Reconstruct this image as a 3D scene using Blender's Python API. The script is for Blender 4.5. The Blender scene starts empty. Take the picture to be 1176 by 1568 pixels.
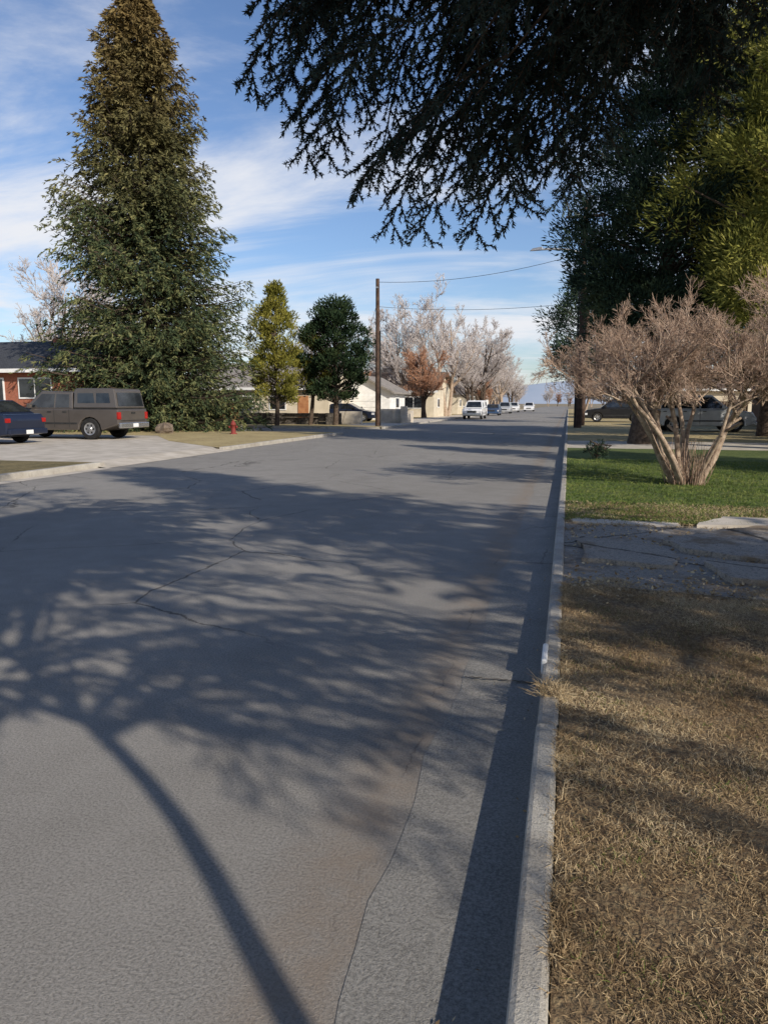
import bpy, math, random
import numpy as np
from mathutils import Vector, Matrix
random.seed(7); rng=np.random.default_rng(7)
sc=bpy.context.scene
sc.view_settings.view_transform='Standard'
try: sc.view_settings.look='None'
except Exception: pass
sc.view_settings.exposure=0
rad=math.radians
SUN=Vector((.8,-.6,.5)).normalized()

# ------------------------------------------------------------ helpers
def nz(a): return a/np.maximum(np.linalg.norm(a,axis=-1,keepdims=True),1e-9)
def link(o,parent=None):
    sc.collection.objects.link(o)
    if parent is not None: o.parent=parent
    return o
def grp(name,loc=(0,0,0),rz=0,s=1):
    e=bpy.data.objects.new(name,None); e.location=loc; e.rotation_euler=(0,0,rz); e.scale=(s,s,s)
    return link(e)
def mesh_np(name,V,F,mats,rnd=None,mi=None,smooth=False):
    me=bpy.data.meshes.new(name)
    V=np.ascontiguousarray(V,np.float32); F=np.ascontiguousarray(F,np.int32); n,k=F.shape
    me.vertices.add(len(V)); me.vertices.foreach_set('co',V.ravel())
    me.loops.add(n*k); me.loops.foreach_set('vertex_index',F.ravel())
    me.polygons.add(n); me.polygons.foreach_set('loop_start',np.arange(0,n*k,k,dtype=np.int32))
    if not isinstance(mats,(list,tuple)): mats=[mats]
    for m in mats: me.materials.append(m)
    if mi is not None: me.polygons.foreach_set('material_index',np.asarray(mi,np.int32))
    if smooth: me.polygons.foreach_set('use_smooth',np.ones(n,bool))
    if rnd is not None:
        a=me.attributes.new('rnd','FLOAT','POINT'); a.data.foreach_set('value',np.asarray(rnd,np.float32))
    me.update(calc_edges=True)
    return me
def obj(name,me,parent=None,loc=(0,0,0)):
    o=bpy.data.objects.new(name,me); o.location=loc; return link(o,parent)
def poly(name,V,F,mat,parent=None,bevel=0,smooth=False,segs=2):
    me=bpy.data.meshes.new(name); me.from_pydata([tuple(v) for v in V],[],F); me.materials.append(mat)
    me.update()
    if smooth:
        for p in me.polygons: p.use_smooth=True
    o=obj(name,me,parent)
    if bevel:
        b=o.modifiers.new('b','BEVEL'); b.width=bevel; b.segments=segs; b.limit_method='ANGLE'; b.angle_limit=rad(30)
    return o
def box(name,x0,x1,y0,y1,z0,z1,mat,parent=None,bevel=0):
    V=[(x0,y0,z0),(x1,y0,z0),(x1,y1,z0),(x0,y1,z0),(x0,y0,z1),(x1,y0,z1),(x1,y1,z1),(x0,y1,z1)]
    F=[(0,3,2,1),(4,5,6,7),(0,1,5,4),(1,2,6,5),(2,3,7,6),(3,0,4,7)]
    return poly(name,V,F,mat,parent,bevel)
def sheet(name,pts,z,mat,parent=None):
    return poly(name,[(p[0],p[1],z if len(p)<3 else p[2]) for p in pts],[tuple(range(len(pts)))],mat,parent)
def lathe(name,prof,mat,parent=None,n=20,loc=(0,0,0)):
    V=[];F=[]
    for r,z in prof:
        for i in range(n):
            a=2*math.pi*i/n; V.append((r*math.cos(a)+loc[0],r*math.sin(a)+loc[1],z+loc[2]))
    for j in range(len(prof)-1):
        for i in range(n):
            F.append((j*n+i,j*n+(i+1)%n,(j+1)*n+(i+1)%n,(j+1)*n+i))
    F.append(tuple(range((len(prof)-1)*n,len(prof)*n)))
    return poly(name,V,F,mat,parent,smooth=True)
def prisms(P0,P1,R0,R1,k=4):
    d=nz(P1-P0); up=np.tile([0.31,0.17,0.93],(len(d),1)); a=nz(np.cross(d,up)); b=np.cross(d,a)
    th=np.arange(k)*2*np.pi/k
    c=np.cos(th)[None,:,None]; s=np.sin(th)[None,:,None]
    ring=a[:,None,:]*c+b[:,None,:]*s
    V=np.concatenate([P0[:,None,:]+ring*R0[:,None,None],P1[:,None,:]+ring*R1[:,None,None]],1)
    n=len(P0); base=(np.arange(n)*2*k)[:,None]; i=np.arange(k)[None,:]; j=(i+1)%k
    F=np.stack([base+i,base+j,base+k+j,base+k+i],-1).reshape(-1,4)
    return V.reshape(-1,3),F
def grow(S,D,L,R,levels):
    out=[];
    for lv in levels:
        n=len(S); ns=lv['n']; P=S.copy(); d=D.copy(); pts=[P]; ds=[d]
        for i in range(ns):
            d=nz(d+rng.normal(0,lv['w'],(n,3))+np.array([0,0,lv.get('up',0)])); P=P+d*(L/ns)[:,None]; pts.append(P); ds.append(d)
        tap=lv.get('tap',.5)
        rr=[R*(1-tap*i/ns) for i in range(ns+1)]
        for i in range(ns): out.append((pts[i],pts[i+1],rr[i],rr[i+1]))
        if 'c' in lv:
            c=lv['c']; pts_=np.stack(pts,1); ds_=np.stack(ds,1)
            t=rng.uniform(lv.get('t0',.3),1,(n,c))*ns; idx=np.minimum(t.astype(int),ns-1); fr=t-idx; ii=np.arange(n)[:,None]
            pos=pts_[ii,idx]*(1-fr[...,None])+pts_[ii,idx+1]*fr[...,None]; dd=ds_[ii,idx+1]
            perp=nz(np.cross(dd,rng.normal(0,1,(n,c,3)))); an=np.radians(rng.normal(lv.get('a',40),8,(n,c)))[...,None]
            D=nz(dd*np.cos(an)+perp*np.sin(an)).reshape(-1,3); S=pos.reshape(-1,3)
            L=(L[:,None]*lv.get('lr',.6)*rng.uniform(.7,1.15,(n,c))*(1-.35*(t/ns))).ravel()
            R=np.maximum((R[:,None]*(1-tap*t/ns)*lv.get('rr',.55)).ravel(),lv.get('rmin',.002))
    return [np.concatenate([o[q] for o in out]) for q in range(4)]
def cards(C,D,L,W):
    n=len(C); s=nz(np.cross(D,rng.normal(0,1,(n,3))))*(W/2)[:,None]
    V=np.stack([C,C+D*(L*.45)[:,None]+s,C+D*L[:,None],C+D*(L*.45)[:,None]-s],1).reshape(-1,3)
    F=np.arange(n*4).reshape(n,4); return V,F
def merge(*parts):
    V=[];F=[];M=[];o=0
    for i,(v,f) in enumerate(parts):
        V.append(v);F.append(f+o);M.append(np.full(len(f),i));o+=len(v)
    return np.concatenate(V),np.concatenate(F),np.concatenate(M)

# ------------------------------------------------------------ materials
class NT:
    def __init__(s,name):
        s.m=bpy.data.materials.new(name); s.m.use_nodes=True; s.t=s.m.node_tree; s.N=s.t.nodes; s.L=s.t.links
        s.p=s.N['Principled BSDF']; s.tc=s.N.new('ShaderNodeTexCoord').outputs['Object']
    def put(s,sock,v):
        if isinstance(v,bpy.types.NodeSocket): s.L.new(v,sock)
        elif isinstance(v,(tuple,list)) and len(v)==3 and sock.type=='RGBA': sock.default_value=(*v,1)
        else: sock.default_value=v
    def noise(s,scale,detail=4,rough=.55,vec=None,dist=0):
        n=s.N.new('ShaderNodeTexNoise'); n.inputs['Scale'].default_value=scale; n.inputs['Detail'].default_value=detail
        n.inputs['Roughness'].default_value=rough; n.inputs['Distortion'].default_value=dist
        s.L.new(vec or s.tc,n.inputs['Vector']); return n.outputs['Fac']
    def map(s,scale):
        n=s.N.new('ShaderNodeMapping'); n.inputs['Scale'].default_value=scale; s.L.new(s.tc,n.inputs['Vector']); return n.outputs[0]
    def rng(s,v,a,b,c=0,d=1):
        n=s.N.new('ShaderNodeMapRange'); s.put(n.inputs[0],v)
        for i,q in enumerate((a,b,c,d)): n.inputs[i+1].default_value=q
        return n.outputs[0]
    def mix(s,f,a,b,mode='MIX'):
        n=s.N.new('ShaderNodeMix'); n.data_type='RGBA'; n.blend_type=mode
        s.put(n.inputs[0],f); s.put(n.inputs[6],a); s.put(n.inputs[7],b); return n.outputs[2]
    def math(s,op,a,b=0):
        n=s.N.new('ShaderNodeMath'); n.operation=op; s.put(n.inputs[0],a); s.put(n.inputs[1],b); return n.outputs[0]
    def sep(s):
        n=s.N.new('ShaderNodeSeparateXYZ'); s.L.new(s.tc,n.inputs[0]); return n.outputs
    def attr(s,name):
        n=s.N.new('ShaderNodeAttribute'); n.attribute_name=name; return n.outputs['Fac']
    def out(s,col,rough=.9,bump=None,bs=.3,bd=.01,metal=0,spec=.3):
        s.put(s.p.inputs['Base Color'],col); s.put(s.p.inputs['Roughness'],rough); s.p.inputs['Metallic'].default_value=metal
        s.p.inputs['Specular IOR Level'].default_value=spec
        if bump is not None:
            b=s.N.new('ShaderNodeBump'); b.inputs['Strength'].default_value=bs; b.inputs['Distance'].default_value=bd
            s.L.new(bump,b.inputs['Height']); s.L.new(b.outputs[0],s.p.inputs['Normal'])
        return s.m
def simple(name,c1,c2,scale=3,rough=.85,bscale=None,bs=.3,bd=.01,metal=0,spec=.3,lo=.35,hi=.65):
    t=NT(name); c=t.mix(t.rng(t.noise(scale,6),lo,hi),c1,c2)
    return t.out(c,rough,t.noise(bscale or scale*6,5),bs,bd,metal,spec)
def ground_mat(name,c1,c2,c3,s1=1.2,s2=22,bs=.9):
    t=NT(name); c=t.mix(t.rng(t.noise(s1,6),.35,.65),c1,c2); c=t.mix(t.rng(t.noise(s2,5,.7),.45,.7),c,c3)
    c=t.mix(t.rng(t.noise(s2*4,3,.7),.5,.75,0,.6),c,tuple(q*.35 for q in c1))
    return t.out(c,.95,t.noise(s2*3,5),bs,.03)
def foliage(name,dark,mid,light,scale=1.2,trans=0,zc=None,nd=.75):
    t=NT(name); n=t.noise(scale,4); r=t.attr('rnd')
    f=t.math('ADD',t.math('MULTIPLY',n,nd),t.math('MULTIPLY',r,1.25-nd))
    c=t.mix(t.rng(f,.32,.62),dark,mid); c=t.mix(t.rng(f,.6,.92),c,light)
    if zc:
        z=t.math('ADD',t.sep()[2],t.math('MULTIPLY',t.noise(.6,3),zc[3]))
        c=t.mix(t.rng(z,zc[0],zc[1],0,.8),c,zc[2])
    t.out(c,.8,spec=.15)
    if trans>0:
        tr=t.N.new('ShaderNodeBsdfTranslucent'); t.put(tr.inputs[0],c)
        mx=t.N.new('ShaderNodeMixShader'); mx.inputs[0].default_value=trans
        t.L.new(t.p.outputs[0],mx.inputs[1]); t.L.new(tr.outputs[0],mx.inputs[2]); t.L.new(mx.outputs[0],t.N['Material Output'].inputs[0])
    return t.m
def paint(name,c,metal=.3,rough=.3):
    t=NT(name); t.put(t.p.inputs['Base Color'],t.mix(t.rng(t.noise(3,3),.3,.7),c,tuple(q*.85 for q in c)))
    t.p.inputs['Metallic'].default_value=metal; t.put(t.p.inputs['Roughness'],t.rng(t.noise(8,3),.3,.7,rough,rough+.15))
    t.p.inputs['Coat Weight'].default_value=.4; return t.m

def asphalt_mat(name,c1,c2,strip=True,crack=.5,cw=.006,camt=(.47,.56),cstr=.8,gravel=0):
    t=NT(name); X,Y,Z=t.sep()
    big=t.noise(.35,5,vec=t.map((1,.35,1))); med=t.noise(3,6,.6); fine=t.noise(95,4,.8); fn2=t.noise(210,2)
    c=t.mix(t.rng(big,.35,.65),c1,c2)
    c=t.mix(t.rng(med,.35,.7,0,.4),c,tuple(q*.74 for q in c1))
    c=t.mix(t.rng(t.noise(.9,7,.65),.52,.66,0,.35),c,tuple(q*.62 for q in c1))
    c=t.mix(t.rng(fine,.45,.68,0,.55),c,tuple(min(q*1.5,.6) for q in c2))
    c=t.mix(t.rng(fine,.5,.36,0,.5),c,tuple(q*.42 for q in c1))
    c=t.mix(t.rng(fn2,.6,.68,0,.5),c,(.05,.047,.04))
    if gravel:
        gr=t.noise(34,5,.75); c=t.mix(t.rng(gr,.5,.62,0,gravel),c,(.42,.36,.28)); c=t.mix(t.rng(gr,.45,.36,0,gravel),c,(.07,.058,.045))
        c=t.mix(t.rng(t.noise(1.4,7,.7),.5,.6,0,.8),c,(.20,.145,.09))
    wob=t.N.new('ShaderNodeMix'); wob.data_type='VECTOR'; wob.inputs[0].default_value=.2
    nn=t.N.new('ShaderNodeTexNoise'); nn.inputs['Scale'].default_value=1.7; nn.inputs['Detail'].default_value=9; nn.inputs['Roughness'].default_value=.65; t.L.new(t.tc,nn.inputs[0])
    t.L.new(t.map((1,.8,1)),wob.inputs[4]); t.L.new(nn.outputs['Color'],wob.inputs[5])
    v=t.N.new('ShaderNodeTexVoronoi'); v.feature='DISTANCE_TO_EDGE'; v.inputs['Scale'].default_value=crack; t.L.new(wob.outputs[1],v.inputs[0])
    cr=t.math('MULTIPLY',t.rng(v.outputs[0],cw*.35,cw,1,0),t.rng(t.noise(.5,3),*camt))
    if strip: cr=t.math('MULTIPLY',cr,t.rng(X,-1.6,-2.6,0,1))
    c=t.mix(t.math('MULTIPLY',cr,cstr),c,(.04,.036,.03))
    if strip:
        w=t.math('ADD',X,t.math('MULTIPLY',t.math('SUBTRACT',t.noise(1.1,6),.5),.3))
        a=t.rng(w,-.92,-.70,0,1); b=t.rng(w,-.60,-.5,1,.1)
        m=t.math('MULTIPLY',t.math('MULTIPLY',a,b),t.rng(t.noise(7,6,.7),.3,.6,.15,.65))
        c=t.mix(m,c,(.26,.205,.155))
        e=t.math('ABSOLUTE',t.math('ADD',t.math('ADD',X,.63),t.math('MULTIPLY',t.math('SUBTRACT',t.noise(2.2,8,.7),.5),.2)))
        m2=t.math('MULTIPLY',t.rng(e,.001,.006,.5,0),t.rng(t.noise(1.3,3),.5,.56)); c=t.mix(m2,c,(.08,.065,.052))
    h=t.math('SUBTRACT',t.math('ADD',fine,t.math('MULTIPLY',med,.6)),t.math('MULTIPLY',cr,1.5))
    return t.out(c,t.rng(med,.3,.7,.8,.95),h,.6,.012,spec=.2)
M={}
M['asphalt']=asphalt_mat('asphalt',(.24,.225,.203),(.31,.29,.262),True,.55,.0055,(.42,.52),.65)
M['drive']=asphalt_mat('driveway_asphalt',(.25,.228,.2),(.36,.33,.29),False,.6,.012,(.35,.5),.85,.75)
M['gutter']=asphalt_mat('gutter_concrete',(.24,.228,.207),(.305,.288,.26),False,.5,.003,(.5,.6),.5)
M['conc']=simple('concrete',(.42,.37,.3),(.58,.52,.44),2,.9,90,.4,.006)
t=NT('kerb_concrete'); f=t.noise(85,4,.75); c=t.mix(t.rng(t.noise(4,6),.35,.65),(.35,.32,.28),(.48,.45,.395)); c=t.mix(t.rng(f,.5,.36,0,.6),c,(.13,.12,.1)); c=t.mix(t.rng(t.noise(1.1,5),.55,.7,0,.5),c,(.22,.18,.13)); M['kerb']=t.out(c,.9,f,.8,.01)
M['drygrass']=ground_mat('dry_grass_ground',(.12,.075,.042),(.28,.195,.11),(.42,.32,.18),1.6,26)
M['farlawn']=ground_mat('dry_lawn',(.32,.24,.11),(.46,.36,.17),(.54,.45,.26),.8,8)
M['green']=ground_mat('green_lawn',(.05,.085,.02),(.10,.14,.035),(.2,.21,.07),.8,10)
M['ground']=simple('ground_soil',(.2,.16,.1),(.32,.26,.17),.4,.95,20,.5,.03)
M['shadelawn']=ground_mat('mixed_lawn',(.1,.085,.035),(.22,.17,.075),(.3,.24,.12),1.5,14)
M['bark']=simple('bark',(.05,.035,.025),(.13,.095,.07),9,.95,40,1,.03)
M['barkpale']=simple('pale_bark',(.22,.155,.11),(.46,.36,.27),12,.9,50,.8,.01)
M['twig']=foliage('twigs_tan',(.2,.13,.09),(.38,.26,.19),(.54,.42,.32),3)
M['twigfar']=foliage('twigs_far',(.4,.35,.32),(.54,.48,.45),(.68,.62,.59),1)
M['twigorange']=foliage('twigs_orange',(.28,.13,.07),(.4,.21,.13),(.47,.3,.2),1)
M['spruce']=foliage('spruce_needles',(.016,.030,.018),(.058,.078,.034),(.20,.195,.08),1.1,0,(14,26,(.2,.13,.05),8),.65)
M['bluespruce']=foliage('blue_spruce_needles',(.010,.020,.019),(.028,.05,.046),(.09,.13,.12),2.5)
M['shadespruce']=foliage('shade_spruce_needles',(.02,.04,.02),(.045,.07,.03),(.10,.12,.04),1)
M['olive']=foliage('olive_conifer',(.05,.065,.02),(.21,.215,.045),(.50,.45,.12),.7,.3)
M['bluegreen']=foliage('bluegreen_conifer',(.012,.026,.020),(.03,.055,.036),(.09,.12,.06),.8)
M['yellowgreen']=foliage('arborvitae',(.07,.08,.014),(.2,.19,.035),(.36,.32,.07),.8,.15)
M['juniper']=foliage('dark_juniper',(.008,.018,.01),(.02,.04,.018),(.06,.08,.03),1)
M['blade_dry']=foliage('dry_blades',(.12,.074,.04),(.36,.26,.145),(.66,.54,.35),2.2,0,None,.8)
M['blade_green']=foliage('green_blades',(.05,.085,.018),(.11,.16,.035),(.25,.26,.08),3,.15)
M['polewood']=simple('pole_wood',(.05,.03,.022),(.11,.07,.05),4,.9,30,.5,.01)
M['metal']=simple('galvanised_metal',(.3,.31,.32),(.42,.42,.42),6,.5,30,.1,.002,.6)
M['wire']=simple('wire_black',(.02,.02,.02),(.04,.04,.04))
M['redpaint']=simple('hydrant_red',(.17,.03,.025),(.24,.045,.035),8,.7)
t=NT('brick'); b=t.N.new('ShaderNodeTexBrick'); b.inputs['Scale'].default_value=4.5; b.inputs['Color1'].default_value=(.36,.12,.07,1); b.inputs['Color2'].default_value=(.26,.09,.05,1); b.inputs['Mortar'].default_value=(.26,.2,.17,1); b.inputs['Mortar Size'].default_value=.008
mp=t.N.new('ShaderNodeMapping'); mp.inputs['Rotation'].default_value=(rad(90),0,0); t.L.new(t.tc,mp.inputs[0]); t.L.new(mp.outputs[0],b.inputs[0]); M['brick']=t.out(b.outputs[0],.9,t.noise(30))
t=NT('shingles'); b=t.N.new('ShaderNodeTexBrick'); b.inputs['Scale'].default_value=3; b.inputs['Color1'].default_value=(.07,.075,.085,1); b.inputs['Color2'].default_value=(.045,.048,.055,1); b.inputs['Mortar'].default_value=(.03,.03,.03,1); t.L.new(t.tc,b.inputs[0]); M['roofdark']=t.out(b.outputs[0],.9,t.noise(20))
M['roofgrey']=simple('roof_grey',(.2,.18,.16),(.3,.27,.24),3,.9,25)
M['roofbrown']=simple('roof_brown',(.1,.07,.05),(.17,.12,.09),3,.9,25)
M['beige']=simple('siding_beige',(.55,.48,.36),(.66,.58,.45),1.5,.8,12,.2)
M['white']=simple('white_paint',(.7,.7,.68),(.82,.81,.79),2,.6,10,.1)
M['brownsiding']=simple('siding_brown',(.12,.07,.045),(.18,.11,.07),2,.85,12,.2)
M['wood']=simple('cedar_wood',(.33,.14,.06),(.46,.22,.1),3,.8,18,.4)
M['stone']=simple('stone_wall',(.05,.045,.04),(.15,.13,.11),5,.95,12,.8,.03)
M['rock']=simple('rock_tan',(.12,.09,.07),(.24,.19,.14),3,.95,12,.8,.05)
t=NT('glass_dark'); M['glass']=t.out(t.mix(t.rng(t.noise(2),.4,.6),(.012,.014,.017),(.03,.035,.04)),.08,spec=.8)
M['tyre']=simple('tyre_rubber',(.012,.012,.012),(.025,.024,.023),8,.85)
M['rim']=simple('alloy_rim',(.35,.35,.35),(.5,.5,.5),8,.35,30,.1,.002,.7)
M['trim']=simple('dark_trim',(.02,.02,.02),(.045,.045,.045),6,.6)
M['joint']=simple('joint_dirt',(.05,.043,.035),(.1,.085,.065),6,.95)
M['chrome']=simple('chrome_bumper',(.5,.5,.5),(.62,.62,.62),6,.25,20,.05,.001,.9)
M['lamp_red']=simple('taillight_red',(.28,.01,.01),(.36,.02,.015),6,.25)
M['lamp_clear']=simple('headlight',(.6,.6,.6),(.75,.75,.75),6,.2)
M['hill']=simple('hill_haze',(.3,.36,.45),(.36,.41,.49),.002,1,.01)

# ------------------------------------------------------------ world, sun, camera
w=bpy.data.worlds.new('World'); sc.world=w; w.use_nodes=True; N=w.node_tree.nodes; Lk=w.node_tree.links
bg=N['Background']; bg.inputs[1].default_value=.092
sky=N.new('ShaderNodeTexSky'); sky.sky_type='NISHITA'; sky.sun_disc=False
sky.sun_elevation=math.asin(SUN.z); sky.sun_rotation=math.atan2(SUN.x,SUN.y); sky.air_density=1.0; sky.dust_density=.7; sky.ozone_density=2.0
tc=N.new('ShaderNodeTexCoord'); sp=N.new('ShaderNodeSeparateXYZ'); Lk.new(tc.outputs['Generated'],sp.inputs[0])
def wm(op,a,b=0):
    n=N.new('ShaderNodeMath'); n.operation=op
    for i,v in enumerate((a,b)):
        if isinstance(v,bpy.types.NodeSocket): Lk.new(v,n.inputs[i])
        else: n.inputs[i].default_value=v
    return n.outputs[0]
zz=wm('ADD',wm('MAXIMUM',sp.outputs[2],0),.16)
cb=N.new('ShaderNodeCombineXYZ'); Lk.new(wm('DIVIDE',sp.outputs[0],zz),cb.inputs[0]); Lk.new(wm('DIVIDE',sp.outputs[1],zz),cb.inputs[1])
mp=N.new('ShaderNodeMapping'); mp.inputs['Rotation'].default_value=(0,0,rad(-25)); mp.inputs['Scale'].default_value=(.55,1.1,1); mp.inputs['Location'].default_value=(1.3,.4,0); Lk.new(cb.outputs[0],mp.inputs[0])
n1=N.new('ShaderNodeTexNoise'); n1.inputs['Scale'].default_value=1.1; n1.inputs['Detail'].default_value=10; n1.inputs['Roughness'].default_value=.62; n1.inputs['Distortion'].default_value=.6; Lk.new(mp.outputs[0],n1.inputs[0])
n2=N.new('ShaderNodeTexNoise'); n2.inputs['Scale'].default_value=.9; n2.inputs['Detail'].default_value=3; Lk.new(cb.outputs[0],n2.inputs[0])
cf=wm('ADD',n1.outputs[0],wm('MULTIPLY',wm('SUBTRACT',n2.outputs[0],.5),.5))
cf=wm('ADD',cf,wm('MULTIPLY',wm('SUBTRACT',.27,wm('ABSOLUTE',wm('SUBTRACT',sp.outputs[2],.19))),.5))
mr=N.new('ShaderNodeMapRange'); mr.interpolation_type='SMOOTHSTEP'; mr.inputs[1].default_value=.48; mr.inputs[2].default_value=.76; mr.inputs[4].default_value=.95; Lk.new(cf,mr.inputs[0])
tint=N.new('ShaderNodeMix'); tint.data_type='RGBA'; tint.blend_type='MULTIPLY'; tint.inputs[0].default_value=1; Lk.new(sky.outputs[0],tint.inputs[6]); tint.inputs[7].default_value=(1.15,1.24,1.45,1)
mx=N.new('ShaderNodeMix'); mx.data_type='RGBA'; Lk.new(mr.outputs[0],mx.inputs[0]); Lk.new(tint.outputs[2],mx.inputs[6]); mx.inputs[7].default_value=(9.4,9.5,9.9,1)
Lk.new(mx.outputs[2],bg.inputs[0])
ld=bpy.data.lights.new('sun','SUN'); ld.energy=5; ld.angle=rad(.5); ld.color=(1,.92,.80)
lo=bpy.data.objects.new('sun',ld); lo.rotation_euler=SUN.to_track_quat('Z','Y').to_euler(); link(lo)
cd=bpy.data.cameras.new('camera'); cam=bpy.data.objects.new('camera',cd); cam.location=(0,0,1.55)
cam.rotation_euler=(rad(90-8.35),0,rad(13.85)); cd.sensor_fit='VERTICAL'; cd.sensor_height=36; cd.lens=26; cd.clip_start=.05; cd.clip_end=12000; link(cam); sc.camera=cam

# ------------------------------------------------------------ ground & road
sheet('ground',[(-5000,-3000),(5000,-3000),(5000,6000),(-5000,6000)],-.03,M['ground'])
sheet('road',[(-11,-30),(-.3,-30),(-.3,400),(-11,400)],0,M['asphalt'])
sheet('side_street_road',[(-90,36.2),(-11,36.2),(-11,44),(-90,44)],.004,M['asphalt'])
ys=np.concatenate([np.linspace(-12,40,260),np.linspace(41,300,60)]); V=[];F=[]
for i,y in enumerate(ys):
    e=-.53+.022*math.sin(y*1.7)+.014*math.sin(y*5.3+1)+random.uniform(-.012,.012)
    V+=[(e,y,.002),(-.2,y,.007),(-.05,y,.012)]
for i in range(len(ys)-1): F+=[(3*i,3*i+1,3*i+4,3*i+3),(3*i+1,3*i+2,3*i+5,3*i+4)]
poly('gutter_pavement',V,F,M['gutter'])
g=grp('gutter_joints')
for y in (4.02,7.2,10.3,15.3,24.0):
    V=[];K=20
    for i in range(K+1):
        x=-.52+(.43)*i/K; d=random.uniform(-.01,.01); wd=.002+random.uniform(0,.009); V+=[(x,y+d-wd,.0145),(x,y+d+wd,.0145)]
    poly('joint',V,[(2*i,2*i+2,2*i+3,2*i+1) for i in range(K)],M['joint'],g)
def kerb(name,x0,x1,runs,seg=3.05):
    k=grp(name)
    for a,b in runs:
        y=a
        while y<b-.1:
            e=min(y+seg,b); dz=random.uniform(-.008,.006); dx=random.uniform(-.005,.005)
            box('kerb_block',x0+dx,x1+dx,y+.006,e-.006,-.1,.13+dz,M['kerb'],k,.02); y=e
    return k
kerb('kerb',-.088,.008,[(-12,200)])
kerb('kerb',-11.16,-11.0,[(-8,16),(22.5,36),(44.5,200)])
sheet('dry_lawn_ground',[(.008,-30),(60,-30),(60,5.6),(2,5.75),(.008,6.05)],.112,M['drygrass'])
sheet('driveway_right',[(.008,6.0),(2,5.7),(60,5.4),(60,9.3),(.008,9.3)],.105,M['drive'])
sheet('lawn_edge_ground',[(.008,9.3),(60,9.3),(60,11.3),(.008,11.0)],.118,M['shadelawn'])
sheet('green_lawn_ground',[(.008,10.9),(60,11.2),(60,25),(.008,25)],.114,M['green'])
sheet('neighbour_driveway_pavement',[(.008,25),(60,25),(60,30),(.008,30)],.11,M['conc'])
sheet('neighbour_lawn_ground',[(.008,30),(60,30),(60,200),(.008,200)],.112,M['farlawn'])
sheet('driveway_left_pavement',[(-11.5,15.7),(-70,15),(-70,31),(-18,30.2),(-15,26),(-11.5,22.9)],.108,M['conc'])
sheet('driveway_apron_pavement',[(-10.75,15.7,.006),(-10.75,22.9,.006),(-11.5,22.9,.108),(-11.5,15.7,.108)],0,M['conc'])
sheet('left_gutter_pavement',[(-11,-8),(-10.6,-8),(-10.6,15.7),(-11,15.7)],.005,M['conc'])
sheet('lawn_left_ground',[(-18,30.2),(-15,26),(-11.15,22.4),(-11.15,36.1),(-70,36.1),(-70,31)],.113,M['farlawn'])
sheet('verge_left_ground',[(-11.15,-30),(-11.15,16.05),(-70,15.05),(-70,-30)],.112,M['shadelawn'])
sheet('corner_lawn_ground',[(-90,44.3),(-11.15,44.3),(-11.15,200),(-90,200)],.11,M['farlawn'])
box('lawn_bank_ground',-70,-11.2,36.0,36.12,-.05,.113,M['kerb']); box('lawn_bank_ground',-90,-11.2,44.28,44.4,-.05,.116,M['kerb'])
sheet('pavement_left',[(-14.5,48),(-11.2,46),(-11.2,110),(-13.4,110)],.118,M['conc'])
def blades(name,n,xr,yr,z,h,wd,mat,lean=1.0,ypow=1,zup=.55,edge=None,thr=-1.0):
    x=rng.uniform(*xr,n); y=yr[0]+(yr[1]-yr[0])*rng.uniform(0,1,n)**ypow
    x=x+rng.normal(0,.01,n)
    keep=(np.sin(x*9+np.sin(y*7)*2)+np.sin(y*11+x*3)+np.sin(x*31+y*5)*np.sin(y*27)+rng.normal(0,1.0,n))>thr
    keep&=(x>xr[0]-.03)
    if edge: keep&=y<edge+.12*np.sin(x*5)+.08*np.sin(x*13+2)-.15*x
    x,y=x[keep],y[keep]; n=len(x)
    C=np.stack([x,y,np.full(n,z)],1); D=nz(np.concatenate([rng.normal(0,lean,(n,2)),np.abs(rng.normal(zup,.3,(n,1)))+.12],1))
    L=rng.uniform(.4,1.3,n)*h; s=nz(np.cross(D,rng.normal(0,1,(n,3))))*wd/2
    bend=D+np.concatenate([rng.normal(0,.5,(n,2)),-.35*np.ones((n,1))],1)
    mid=C+D*(L*.55)[:,None]; tip=mid+nz(bend)*(L*.45)[:,None]
    V4=np.stack([C-s,C+s,mid+s*.8,mid-s*.8],1).reshape(-1,3); V5=np.stack([mid-s*.8,mid+s*.8,tip+s*.12,tip-s*.12],1).reshape(-1,3)
    VV=np.concatenate([V4,V5]); FF=np.arange(len(VV)).reshape(-1,4); r=rng.uniform(0,1,n)*.7+.15*(np.sin(x*3+y*2)+1); r=np.repeat(np.clip(r,0,1),4)
    return obj(name,mesh_np(name,VV,FF,mat,rnd=np.concatenate([r,r])))
blades('dry_grass',240000,(.015,2.2),(1.0,6.3),.112,.030,.0021,M['blade_dry'],.8,1.5,edge=6.2,thr=-.6)
blades('green_grass_tufts',20000,(.02,2.2),(1.0,5.6),.112,.034,.0022,M['blade_green'],.6,1.4,thr=1.3)
blades('lawn_grass',80000,(.02,7),(9.35,20),.113,.055,.008,M['blade_green'],.6,1.5)
blades('lawn_edge_grass',30000,(.02,6),(9.1,11.2),.113,.045,.006,M['blade_dry'],.8,1)
blades('kerb_grass',7000,(-.01,.05),(1.2,6.0),.118,.05,.0024,M['blade_dry'],.9,1.2,thr=.2)
blades('weed_tuft',300,(-.09,.02),(3.55,3.7),.12,.10,.003,M['blade_dry'],.8,1)
g=grp('broken_pavement_slab')
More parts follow.
